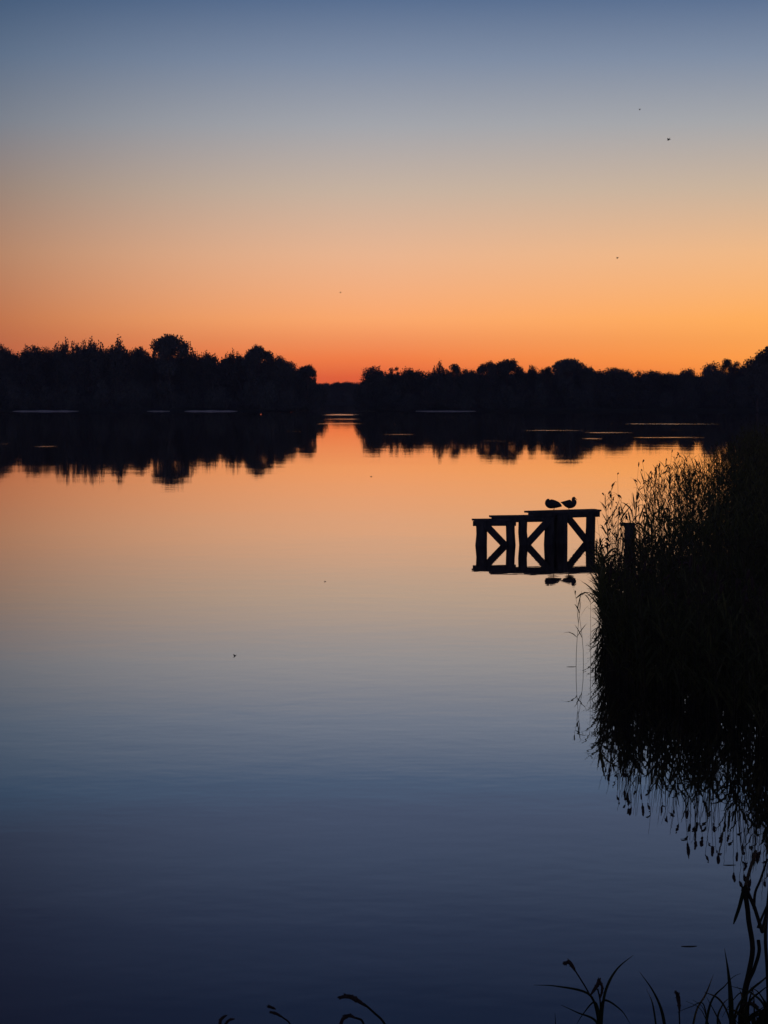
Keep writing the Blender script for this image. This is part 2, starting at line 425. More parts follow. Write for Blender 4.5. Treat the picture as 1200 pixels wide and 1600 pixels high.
L_, R_ = D0 + 9, D0 + 9
named = [  # kind, x, top y, width px, distance, variant, label
    ('round', 0, 539, 44, L_, 0, "dark tree cut by the photo's left edge on the far shore"),
    ('round', 44, 542, 62, L_, 1, "rounded low dome tree, second crown from the left edge"),
    ('round', 78, 546, 24, L_ + 4, 3, "small pointed tree between two domes near the left edge"),
    ('spiky', 104, 534, 44, L_, 2, "ragged tree with a bump on top left of the twin-peaked pair"),
    ('spiky', 140, 532, 50, L_ + 3, 2, "ragged tree with a bump on top right of the twin-peaked pair"),
    ('spiky', 184, 532, 46, L_, 0, "spiky topped tree midway between the twin peaks and the tallest tree"),
    ('airy', 217, 542, 22, L_ + 3, 1, "thin twiggy treetop just left of the tallest tree"),
    ('domed', 264, 524, 60, L_ - 3, 0, "broad mushroom-crowned tree, the tallest on the left far shore"),
    ('round', 296, 551, 34, L_ + 2, 2, "low tree tucked under the right side of the tallest tree"),
    ('round', 328, 556, 44, L_, 3, "flat-topped low tree right of the tallest tree"),
    ('spiky', 364, 550, 30, L_, 2, "small tree with a nub on top left of the second tallest left shore tree"),
    ('domed', 402, 541, 44, L_ - 2, 1, "second tallest tree of the left shore with a knobbly crown"),
    ('round', 432, 557, 34, L_, 0, "sloping tree on the falling end of the left wood"),
    ('round', 452, 572, 34, L_, 2, "low tree on the falling end of the left wood beside the ball-crowned tree"),
    ('domed', 480, 571, 27, L_ - 4, 2, "small ball-crowned tree on a bare trunk at the end of the left wood"),
    ('bush', 494, 588, 26, L_, 1, "last small bushy tree at the point of the left shore"),
    ('round', 590, 574, 48, R_ - 2, 1, "domed tree at the left point of the right far shore"),
    ('airy', 613, 574, 24, R_, 0, "small see-through tree right of the dome at the right shore's point"),
    ('round', 645, 577, 48, R_, 2, "long low tree before the pointed one on the right shore"),
    ('spiky', 686, 567, 28, R_, 0, "pointed treetop left of the open-crowned tree on the right shore"),
    ('airy', 709, 569, 27, R_ - 2, 1, "small open-crowned tree with sky showing through on the right shore"),
    ('round', 733, 577, 22, R_, 0, "low bump of a tree between two taller crowns mid right shore"),
    ('domed', 767, 566, 34, R_ - 3, 1, "left of the two joined domed trees above the jetty"),
    ('domed', 793, 562, 40, R_ - 1, 0, "right of the two joined domed trees above the jetty"),
    ('round', 829, 572, 20, R_, 1, "tiny spike of a tree between the two largest right shore domes"),
    ('airy', 853, 573, 18, R_, 2, "small nub of a tree just left of the broad dome above the birds"),
    ('domed', 888, 561, 44, R_ - 3, 2, "broad domed tree above the two birds, gaps beneath its crown"),
    ('round', 918, 573, 26, R_, 3, "low tree leaning on the right of the dome above the birds"),
    ('round', 958, 576, 56, R_, 1, "long flat-topped tree on the right shore above the reed tips"),
    ('round', 1030, 582, 60, R_, 2, "lowest flat tree of the right shore, before the dip"),
    ('round', 1072, 577, 28, R_, 0, "small round tree just left of the deepest dip in the right wood"),
    ('round', 1115, 568, 44, R_ - 2, 3, "sloping round tree just right of the deepest dip in the right wood"),
    ('airy', 1142, 561, 27, R_ - 3, 2, "knobbly open tree with a patch of sky in its crown near the right edge"),
    ('round', 1184, 557, 50, R_ - 30, 2, "tree rising towards the right edge of the photo"),
    ('domed', 1222, 538, 66, R_ - 60, 0, "tall near tree cut by the photo's right edge"),
]
for k, x, yt, wp, Y, v, lab in named:
    tree(k, x, yt, wp, Y, lab, var=v)

SKY_LEFT = [(-90, 550), (13, 557), (60, 556), (90, 552), (165, 549), (200, 552), (228, 557), (300, 560), (350, 562), (375, 562), (420, 562), (445, 573), (468, 584), (492, 592), (500, 596)]
SKY_RIGHT = [(572, 591), (585, 586), (620, 588), (660, 583), (720, 584), (750, 583), (820, 581), (870, 579), (925, 579), (985, 582),
             (1060, 587), (1088, 591), (1128, 579), (1165, 578), (1185, 566), (1200, 556), (1290, 540)]
def fill(sky, x0, x1, step, Y, dy, wp, label, group):
    xs, ys = zip(*sky); x = x0
    while x < x1:
        yt = np.interp(x, xs, ys) + dy + random.uniform(-1, 5)
        tree(random.choice(['round', 'round', 'spiky', 'round']), x, yt, wp * random.uniform(.85, 1.2), Y + random.uniform(-3, 3), label, group)
        x += step * random.uniform(.8, 1.2)
fl = ("leafy tree merged into the dark wood of the left far shore", "trees of the left far wood")
fr = ("leafy tree merged into the dark wood of the right far shore", "trees of the right far wood")
fill(SKY_LEFT, -70, 486, 22, D0 + 22, -7, 42, *fl); fill(SKY_LEFT, -70, 480, 26, D0 + 34, -5, 46, *fl)
fill(SKY_LEFT, -70, 490, 24, D0 + 14, 10, 38, *fl)
fill(SKY_RIGHT, 584, 1290, 22, D0 + 22, -3, 44, *fr); fill(SKY_RIGHT, 590, 1290, 26, D0 + 34, -2, 46, *fr)
fill(SKY_RIGHT, 582, 1290, 24, D0 + 14, 10, 38, *fr)
for (a, b, st_) in ((-1250, -70, fl), (1290, 2350, fr)):      # the woods run on to either side of the view
    x = a
    while x < b:
        tree(random.choice(['round', 'spiky', 'round']), x, random.uniform(540, 562), random.uniform(56, 74), D0 + random.uniform(14, 30), *st_); x += 24
for (a, b, lab, grp) in ((-60, 492, "low bush overhanging the water along the left far shore", "bushes along the left far shore"),
                         (574, 1250, "low bush overhanging the water along the right far shore", "bushes along the right far shore")):
    x = a
    while x < b:
        tree('bush', x, 642 - random.uniform(24, 46), random.uniform(30, 46), D0 + 4 + random.uniform(0, 4), lab, grp, base=.2, cat='bush')
        x += 15
    x = a
    while x < b:
        tree('bush', x, 642 - random.uniform(44, 58), random.uniform(40, 56), D0 + 19 + random.uniform(0, 3), lab, grp, base=.6, cat='bush')
        x += 21
for x in range(470, 610, 9):     # the farthest wood seen through the gap
    yt = 599 - 2.6 * math.exp(-((x - 540) / 12) ** 2) + random.uniform(-.8, .8)
    tree('round', x, yt, 24, 880 + random.uniform(0, 12), "distant tree on the low skyline seen through the gap between the woods", "trees far off in the gap")
for x in range(474, 606, 12):
    tree('bush', x, 614 + random.uniform(-2, 2), 26, 872, "distant bush at the waterline seen through the gap between the woods", "bushes far off in the gap", base=.6, cat='bush')

# ------------------------------------------------------------------ jetty with its braced frames
jr = bpy.data.objects.new("jetty", None); col.objects.link(jr)
J0 = at(836, 849); jr.location = J0
tag(jr, "dark wooden jetty of three stepped, cross-braced frames standing in the still water", "jetty")
def Jl(p): return np.asarray(p) - J0
def jpost(px, pw, yw, ztop, kind='post'):
    b = at(px, yw); half = pw / 2 / F * b[1] * 1.1
    p = np.array([[random.uniform(-.05, .05), 0, -1.6], [random.uniform(-.03, .03), 0, 0], [random.uniform(-.015, .015), 0, ztop * .5], [0, 0, ztop]]) + Jl(b)
    a = Acc(); v, f = tubes(p, np.array([half, half * random.uniform(1, 1.08), half * .97, half * .98]), 8, flat=.95); a.add(v, f)
    a.add(np.array([p[3] + (half * math.cos(t_), half * math.sin(t_), .005) for t_ in (0, 1.57, 3.14, 4.71)]), [[0, 1, 2, 3]])
    return obj('post', a.mesh('post', M['wood'], False), jr)
def jbeam(x0, x1, yw, z, hh_, name='beam', dpt=.06, z1=None):
    a, b = Jl(at(x0, yw if not isinstance(yw, tuple) else yw[0])), Jl(at(x1, yw if not isinstance(yw, tuple) else yw[1]))
    a[2], b[2] = z, (z if z1 is None else z1)
    d = b - a; L = np.linalg.norm(d); ux = d / L; uy = unit(np.cross([0, 0, 1], ux)); uz = np.cross(ux, uy)
    acc = Acc(); box(acc, (a + b) / 2, (L / 2, dpt, hh_), tilt=[ux, uy, uz])
    return bevel(obj(name, acc.mesh(name, M['wood']), jr), .008)
def jbrace(x0, z0, x1, z1, yw):
    a, b = Jl(at(x0, yw)), Jl(at(x1, yw)); a[2], b[2] = z0, z1; a[1] -= .09; b[1] -= .09
    d = b - a; L = np.linalg.norm(d); ux = d / L; uy = unit(np.cross([0, 1, 0], ux)); uz = np.cross(ux, uy)
    acc = Acc(); box(acc, (a + b) / 2, (L / 2 + .03, .105, .06), tilt=[ux, uy, uz])
    return bevel(obj('brace', acc.mesh('brace', M['wood']), jr), .008)
def jdeck(x0, x1, yw0, yw1, z, depth, name='deck_board'):
    a, b = Jl(at(x0, yw0)), Jl(at(x1, yw1)); d = b - a; d[2] = 0; L = np.linalg.norm(d); ux = d / L; uy = np.array([-ux[1], ux[0], 0])
    n = 4; wbd = depth / n
    for k in range(n):
        acc = Acc(); e = random.uniform(-.03, .03)
        box(acc, (a + b) / 2 + uy * (wbd * (k + .5) - .12) + np.array([0, 0, z + random.uniform(-.004, .004)]), (L / 2 + e, wbd / 2 - .006, .028), tilt=[ux, uy, [0, 0, 1]])
        bevel(obj(name, acc.mesh(name, M['deck']), jr), .006)
# frame nearest the open water
jpost(752, 17, 852, .68); jpost(797, 14, 852, .72)
jbeam(739, 806, (852.5, 852), .655, .075, dpt=.05); jdeck(739, 800, 852.2, 851.6, .755, .42)
jbrace(758, .62, 789, .0, 852)
# middle frame
jpost(817, 14, 851.4, .76); jpost(858, 15, 850.5, .8)
jbeam(768, 830, (852, 851.3), .755, .068, dpt=.05); jbeam(800, 866, (851.3, 850.2), .735, .062, dpt=.05)
jdeck(767, 832, 851.8, 850.8, .845, .42)
jbrace(856, .72, 822, .0, 851)
# frame on the bank side
jpost(878, 17, 848.5, .86); jpost(923, 15, 846, .86); jpost(866, 10, 846.2, .84)
jbeam(826, 936, (849.5, 845.5), .83, .085, dpt=.05); jdeck(827, 936, 849.2, 845.2, .94, .45)
jbrace(884, .82, 917, .02, 847)
for (x, y, z) in ((786, 851.5, .38), (858, 850, .36)): pass
# mooring posts in the reeds
def pile(px, yw, ytop, wpx, label):
    b = at(px, yw); half = wpx / 2 / F * b[1]; zt = at_y(px, ytop, b[1])[2]
    p = np.array([[0, 0, -1.5], [0, 0, .1], [.015, 0, zt * .5], [.01, 0, zt - .02], [.01, 0, zt]])
    a = Acc(); v, f = tubes(p, np.array([1, 1.04, .98, 1, .9]) * half, 12); a.add(v, f)
    n = 12; ang = np.arange(n) * 2 * math.pi / n
    top = np.stack([np.cos(ang) * half * .9 + .01, np.sin(ang) * half * .9, np.full(n, zt)], -1)
    a.add(np.concatenate([top, [[.01, 0, zt + .01]]]), [[i, (i + 1) % n, n, n] for i in range(n)][:0] or [[0, 1, 2, 3], [0, 3, 4, 5], [0, 5, 6, 7], [0, 7, 8, 9], [0, 9, 10, 11]])
    o = obj('mooring_post', a.mesh('mooring_post', M['wood']), loc=(b[0], b[1], 0))
    return tag(o, label, 'post')
post_ = pile(983, 899, 817, 17, "thick upright dark mooring post at the left edge of the reeds")
peg = Acc(); box(peg, (-.17, 0, 1.27), (.06, .05, .045)); bevel(obj('peg', peg.mesh('peg', M['wood']), post_), .01)

# ------------------------------------------------------------------ birds
def bird(name, px, feet_z, yw, face, rings, bill, legs, label, head=None):
    """rings: (x, z, half height, half width) from tail to crown, metres, +x ahead; one continuous body"""
    b = at(px, yw); S = 1.07; LZ = legs[1]
    rings = [(x * S, (z - LZ) * S * 1.08 + LZ - .02, h_ * S * 1.16, w_ * S * 1.1) for x, z, h_, w_ in rings]; bill = [(x * S, y, (z - LZ) * S * 1.08 + LZ - .02) for x, y, z in bill]
    P = np.array([[x, 0, z] for x, z, _, _ in rings]); hh_ = np.array([q[2] for q in rings]); ww = np.array([q[3] for q in rings])
    n = 14; ang = np.arange(n) * 2 * math.pi / n
    tg = unit(np.gradient(P, axis=0)); up = np.stack([-tg[:, 2], np.zeros(len(P)), tg[:, 0]], -1); side = np.array([0, 1, 0])
    V = P[:, None] + up[:, None] * np.sin(ang)[None, :, None] * hh_[:, None, None] + side * np.cos(ang)[None, :, None] * ww[:, None, None]
    K = len(P); idx = np.arange(K * n).reshape(K, n)
    Fq = np.stack([idx[:-1], np.roll(idx[:-1], -1, 1), np.roll(idx[1:], -1, 1), idx[1:]], -1).reshape(-1, 4)
    me = make_mesh(name, V.reshape(-1, 3), Fq, M['feather'], True)
    o = obj(name, me, loc=(b[0], b[1] + .22, feet_z), rot=(0, 0, 0 if face > 0 else math.pi))
    ss = o.modifiers.new('sub', 'SUBSURF'); ss.levels = 1; ss.render_levels = 2
    tag(o, label, 'bird')
    a = Acc(); a.add(*tubes(np.array(bill), np.array([.017, .013, .008, .003][:len(bill)]), 8, flat=.8)); obj('bill', a.mesh('bill', M['bill'], True), o)
    for sd in (-1, 1):
        a = Acc(); lx, lz = legs
        a.add(*tubes(np.array([[lx, sd * .045, lz], [lx - .012, sd * .045, lz * .45], [lx + .004, sd * .045, .008]]), np.array([.012, .008, .008]), 6))
        for t_ in (-.45, 0, .45):
            a.add(*tubes(np.array([[lx, sd * .045, .008], [lx + .05 * math.cos(t_), sd * .045 + .05 * math.sin(t_), .005]]), np.array([.008, .004]), 5))
        obj('leg', a.mesh('leg', M['leg'], True), o)
        w_ = Acc(); k = np.linspace(0, 1, 7); wx = .1 - .27 * k; cz = rings[len(rings) // 2][1]
        path = np.stack([wx, sd * (.082 - .06 * k ** 2), legs[1] + .105 + .035 * k - .01 * np.sin(k * 3)], -1)
        w_.add(*tubes(path, np.array([.02, .05, .055, .05, .038, .022, .006]), 8, flat=.3, ref=np.array([0, 0, 1.])))
        obj('wing', w_.mesh('wing', M['feather'], True), o)
    return o
DECK_C = .97
bird('bird', 889, DECK_C, 847.5, 1,
     [(-.225, .235, .006, .012), (-.2, .232, .014, .03), (-.15, .222, .04, .055), (-.09, .205, .075, .08), (-.02, .19, .105, .1), (.06, .185, .115, .105),
      (.13, .2, .1, .09), (.16, .245, .078, .066), (.15, .285, .055, .05), (.138, .31, .046, .044), (.144, .334, .05, .045), (.165, .348, .042, .038), (.188, .343, .022, .02)],
     [(.18, 0, .34), (.205, 0, .328), (.228, 0, .306), (.243, 0, .286)], (.02, .1), "bird standing upright facing right, head raised and thin bill pointing down, on the jetty")
bird('bird', 866, DECK_C, 848.2, -1,
     [(-.225, .135, .008, .014), (-.205, .15, .03, .035), (-.15, .17, .065, .065), (-.08, .185, .09, .088), (0, .195, .108, .1), (.08, .2, .12, .105),
      (.14, .21, .115, .095), (.185, .235, .085, .07), (.19, .275, .05, .05), (.165, .298, .045, .045), (.125, .3, .034, .036)],
     [(.13, 0, .298), (.1, 0, .292), (.07, 0, .285)], (-.0, .105), "plump bird resting with head drawn down, left of the upright bird on the jetty")

# ------------------------------------------------------------------ reeds
def reed_arrays(base, H, lean, leaf_lo, leaf_hi, nleaf, head_p, rg, sides=3, leafscale=1.0, dense_low=0.0):
    """reeds at base (N,3): returns (stem), (leaves), (heads) vertex/quad arrays"""
    N = len(base); K = 6
    k = np.linspace(0, 1, K)
    la = rg.random(N) * 2 * math.pi; lm = np.abs(rg.normal(size=N)) * .07
    lv = np.stack([np.cos(la) * lm + lean[:, 0], np.sin(la) * lm + lean[:, 1]], -1)
    path = np.zeros((N, K, 3))
    path[:, :, :2] = base[:, None, :2] + lv[:, None] * (H[:, None] * k[None] ** 1.8)[..., None]
    path[:, :, 2] = base[:, None, 2] + H[:, None] * k[None] * (1 - .12 * (np.linalg.norm(lv, axis=1)[:, None]) * k[None])
    sr = (.006 + .0025 * rg.random(N))[:, None] * (1 - .65 * k[None])
    path0 = path.copy(); path0[:, 0, 2] -= .35
    stem = tubes(path0, sr, sides)
    # leaves
    nl = nleaf; Mt = N * nl
    fr_ = (leaf_lo + (leaf_hi - leaf_lo) * rg.random((N, nl)) ** (1 + dense_low)).ravel()
    ids = np.repeat(np.arange(N), nl)
    fi = fr_ * (K - 1); i0 = np.clip(fi.astype(int), 0, K - 2); ff = (fi - i0)[:, None]
    org = path[ids, i0] * (1 - ff) + path[ids, i0 + 1] * ff
    ang = rg.random(Mt) * 2 * math.pi; Ln = (.32 + .34 * rg.random(Mt)) * leafscale; up0 = .55 + .45 * rg.random(Mt); droop = .2 + .8 * rg.random(Mt) ** 2
    dirh = np.stack([np.cos(ang), np.sin(ang), np.zeros(Mt)], -1)
    kk = np.linspace(0, 1, 5)
    hz = kk[None] * .62 * Ln[:, None] * (1.25 - up0[:, None] * .7 + droop[:, None] * .25)
    vz = Ln[:, None] * (kk[None] * up0[:, None] - droop[:, None] * .62 * kk[None] ** 2.3)
    lp = org[:, None] + dirh[:, None] * hz[..., None]; lp[:, :, 2] += vz
    wd = (.011 + .009 * rg.random(Mt))[:, None] * np.array([.45, 1, .95, .6, .05])[None]
    tw = rg.normal(size=(Mt, 3)) * .35; ref = np.cross(dirh, [0, 0, 1.]); ref = np.cross(ref, dirh) + tw
    leaves = ribbons(lp, wd, ref)
    # nodding seed heads
    sel = np.where(rg.random(N) < head_p)[0]; heads = None
    if len(sel):
        tip = path[sel, -1]; a2 = rg.random(len(sel)) * 6.28; dh = np.stack([np.cos(a2), np.sin(a2), 0 * a2], -1)
        hl = (.13 + .09 * rg.random(len(sel)))[:, None]
        q = np.linspace(0, 1, 6)[None]
        nod = (.12 + .85 * rg.random(len(sel)) ** 1.3)[:, None]
        hp = tip[:, None] + dh[:, None] * (hl * np.sin(q * 1.4) * nod * .75)[..., None]
        hp[:, :, 2] += hl * (q - nod * .95 * q ** 2) * 1.0
        hw = (.016 + .012 * rg.random(len(sel)))[:, None] * np.array([.25, .8, 1, .9, .6, .1])[None]
        heads = tubes(hp, hw, 4)
    return stem, leaves, heads

EDGE = [(958, 858), (946, 885), (938, 930), (944, 985), (950, 1036), (962, 1066), (1000, 1088), (1060, 1104), (1110, 1120), (1160, 1146), (1215, 1190), (1300, 1255)]
BACK = [(1400, 700), (1230, 702), (1165, 735), (1110, 768), (1050, 795), (1000, 820)]
poly = np.array([at(x, y)[:2] for x, y in EDGE] + [at(1560, 1240)[:2]] + [at(x, y)[:2] for x, y in BACK])
def inside(P, poly):
    x, y = P[:, 0], P[:, 1]; r = np.zeros(len(P), bool); j = len(poly) - 1
    for i in range(len(poly)):
        xi, yi = poly[i]; xj, yj = poly[j]
        c = ((yi > y) != (yj > y)) & (x < (xj - xi) * (y - yi) / (yj - yi + 1e-12) + xi); r ^= c; j = i
    return r
lo, hi = poly.min(0), poly.max(0)
area_box = (hi - lo).prod()
cand = lo + rng.random((int(area_box * 26), 2)) * (hi - lo)
cand = cand[inside(cand, poly)]
# clumpy growth and thinner at the far left corner by the posts
den = .75 + .35 * wav(cand[:, 0] * 2, cand[:, 1] * 2, 1.4)
yw = HORIZON + F * CAM_H / cand[:, 1]; pxx = 600 + cand[:, 0] / cand[:, 1] * F
den *= np.where(yw < 905, np.maximum(np.clip((pxx - 1000) / 190, .012, 1) * .3, np.clip((pxx - 1118 + 30 * wav(yw, pxx, .08)) / 150, 0, .8)), np.where(yw < 965, np.clip((pxx - 965) / 160, .03, .8), 1.0))
cand = cand[rng.random(len(cand)) < den]
cand = cand[cand[:, 0] < 22]
yw = HORIZON + F * CAM_H / cand[:, 1]; pxx = 600 + cand[:, 0] / cand[:, 1] * F
def reed_height(pxx, yw, rg):
    Hh = 1.75 + .2 * rg.normal(size=len(pxx)) * .8
    Hh = np.where(yw < 870, Hh + .12, Hh)
    left = np.clip((975 - pxx) / 35, 0, 1) * np.clip((yw - 880) / 60, 0, 1)
    Hh = Hh * (1 - .3 * left)
    Hh += np.clip((pxx - 1120) / 80, 0, 1) * np.clip((880 - yw) / 100, 0, 1) * .35
    Hh += np.clip((pxx - 1110) / 60, 0, 1) * np.clip((860 - yw) / 60, 0, 1) * .4 * rg.normal(size=len(pxx))
    return np.clip(Hh, .7, 3.2)
Hs = reed_height(pxx, yw, rng)
Bz = np.zeros((len(cand), 3)); Bz[:, :2] = cand
lean = np.zeros((len(cand), 2)); lean[:, 0] = -.05
print("reeds in bed", len(cand), "area", area_box)
bed = Acc()
front = (yw > 960)
for selm, lo_, hi_, nl, dl in ((front, .05, .68, 10, .25), (~front, .1, .95, 8, .35)):
    st_, lv_, hd_ = reed_arrays(Bz[selm], Hs[selm], lean[selm], lo_, hi_, nl, .16, rng, dense_low=dl)
    bed.add(*lv_); 
    if selm is front: acc_s = Acc()
    acc_s.add(*st_)
    if hd_ is not None: acc_s.add(*hd_)
me = bed.mesh('reed_bed', M['reed']); rb = obj('reed_bed', me); tag(rb, "dense dark reed bed filling the right side of the lake", "reeds", kind='stuff')
rs = obj('reed_stems', acc_s.mesh('reed_stems', M['stem']), rb)

# single reeds that can be told apart along the rim of the bed
def reed_kit(seed, H, lo_, hi_, nl, head=True, lean_=(-.03, 0), ls=1.0):
    rg = np.random.default_rng(seed)
    st_, lv_, hd_ = reed_arrays(np.zeros((1, 3)), np.array([H]), np.array([lean_]), lo_, hi_, nl, 1.1 if head else -1, rg, sides=5, leafscale=ls)
    out = [('stem', make_mesh('stem', *st_, M['stem'], True)), ('foliage', make_mesh('foliage', *lv_, M['reed']))]
    if hd_ is not None: out.append(('seed_head', make_mesh('seed_head', *hd_, M['head'], True)))
    return out
KF = [reed_kit(300 + i, 1.8, .15, .55, 5) for i in range(8)]       # heads high above bare stems
KB = [reed_kit(330 + i, 2.0, .25, .95, 8, i % 3 > 0) for i in range(8)]   # leafy to the top
KL = [reed_kit(360 + i, 1.4, .2, .98, 8, False, (-.12, 0), 1.25) for i in range(6)]  # leaning out over the water
def place_reed(kit, p, scale, label, group, rz=0.0):
    r_ = bpy.data.objects.new('reed', None); col.objects.link(r_); r_.location = (p[0], p[1], 0); r_.scale = (scale,) * 3; r_.rotation_euler = (0, 0, rz)
    tag(r_, label, 'reed', group)
    for nm, me_ in kit: obj(nm, me_, r_)
    return r_
ex, ey = zip(*EDGE)
def edge_pt(s):                  # s 0..1 along the front rim from px 938,1036 to the right
    i = 4 + s * 7; a_ = int(min(i, 10)); f_ = i - a_
    return EDGE[a_][0] * (1 - f_) + EDGE[a_ + 1][0] * f_, EDGE[a_][1] * (1 - f_) + EDGE[a_ + 1][1] * f_
for i in range(70):
    x, y = edge_pt(random.random() * .86); x += random.uniform(-4, 10); y += random.uniform(-14, 3)
    place_reed(random.choice(KF), at(x, y), random.uniform(.82, 1.12), "bare-stemmed reed with nodding seed head on the near rim of the reed bed", "reeds along the near rim of the bed", random.random() * 6.28)
for i in range(46):
    y = random.uniform(948, 1064); x = np.interp(y, ey[:6], ex[:6]) + random.uniform(-6, 12)
    place_reed(random.choice(KL), at(x, y), random.uniform(.75, 1.1), "leafy reed leaning left over the water on the bed's left rim", "reeds along the left rim of the bed", random.uniform(-.7, .7))
for i in range(90):
    x = 985 + 200 * random.random() ** .75; y = np.interp(x, [940, 1000, 1100, 1160], [868, 835, 795, 760]) + random.uniform(-12, 18)
    place_reed(random.choice(KB), at(x, y), random.uniform(.72, 1.12), "tall leafy reed silhouetted against orange water at the back of the bed", "reeds at the back of the bed", random.random() * 6.28)
for i in range(16):
    x = random.uniform(938, 1010); y = random.uniform(868, 905)
    place_reed(random.choice(KB + KF), at(x, y), random.uniform(.7, 1.05), "sparse slender reed standing apart between the jetty, the mooring post and the bed", "sparse reeds round the mooring post", random.random() * 6.28)
# three lone reeds standing out in the water
for (x, y, s, rz, lab) in ((900, 1042, .62, .2, "leftmost lone short reed standing out in open water left of the bed"),
                           (912, 1040, .74, 2.4, "middle lone reed, thin and tallest of the three in open water"),
                           (923, 1043, .66, 4.0, "right lone reed of the three in open water, nearest the bed")):
    kit = reed_kit(int(x), 1.75, .35, .97, 5, False, (0, 0), 1.15)
    place_reed(kit, at(x, y), s, lab, None, rz)
# tall wispy heads rising behind the post
for (x, yb, s) in ((992, 842, 1.02), (1014, 838, 1.08), (1042, 836, 1.2), (1021, 840, .98), (966, 862, 1.0), (1060, 826, 1.12)):
    kit = reed_kit(int(x) + 3, 2.2, .3, .6, 3, True)
    place_reed(kit, at(x, yb), s, "slender tall reed rising above its neighbours with a drooping head", "tall reeds above the back of the bed", random.random() * 6)

# ------------------------------------------------------------------ small things adrift and in the air
def floating_leaf(px, py, L, rz, label):
    b = at(px, py); k = np.linspace(-1, 1, 9)
    p = np.stack([k * L / 2, .08 * L * k ** 2, .002 + 0 * k], -1)
    a = Acc(); a.add(*tubes(p, np.maximum(.004, L * .085 * (1 - k ** 2) + .003), 6, flat=.25, ref=np.array([0, 0, 1.])))
    o = obj('floating_leaf', a.mesh('floating_leaf', M['dead'], True), loc=(b[0], b[1], 0), rot=(0, 0, rz)); return tag(o, label, 'leaf')
floating_leaf(1077, 1479, .13, .05, "thin dark leaf floating alone above the bottom right grasses")
floating_leaf(893, 1042, .16, .1, "floating leaf blade at the foot of the leftmost lone reed")
floating_leaf(929, 1044, .16, -.1, "floating leaf blade between the lone reeds and the bed")
floating_leaf(1140, 1352, .12, .05, "faint reed scrap afloat just under the reed bed's reflection")

def insect(px, py, Y, L, rx, label):
    p = at_y(px, py, Y)
    a = Acc(); k = np.linspace(0, 1, 6)
    a.add(*tubes(np.stack([(k - .5) * L, 0 * k, -.1 * L * k], -1), L * np.array([.03, .1, .13, .1, .06, .02]), 8))
    o = obj('flying_insect', a.mesh('flying_insect', M['insect'], True), loc=tuple(p), rot=(0, rx, .4)); tag(o, label, 'insect')
    for sd in (-1, 1):
        w_ = Acc(); kk = np.linspace(0, 1, 5)
        w_.add(*tubes(np.stack([.1 * L * kk, sd * .6 * L * kk, .35 * L * kk], -1), L * np.array([.03, .12, .15, .12, .02]), 6, flat=.08, ref=np.array([0, 0, 1.])))
        obj('wing', w_.mesh('wing', M['wing'], True), o)
insect(1045, 218, 16, .036, -.35, "tiny winged insect in the pale sky high on the right")
insect(1000, 171, 20, .025, -.8, "faint speck of an insect, highest in the sky on the right")
insect(965, 403, 18, .026, -.6, "tiny insect against the orange sky over the right shore dome")
insect(532, 457, 20, .02, 0, "tiny insect in the orange sky over the gap between the woods")
insect(580, 745, 14, .017, .1, "tiny insect over bright orange water below the gap")
insect(508, 909, 13, .016, -.4, "tiny insect over pale water left of the jetty")
insect(367, 1025, 11, .024, -.75, "dark insect over grey water at lower left")

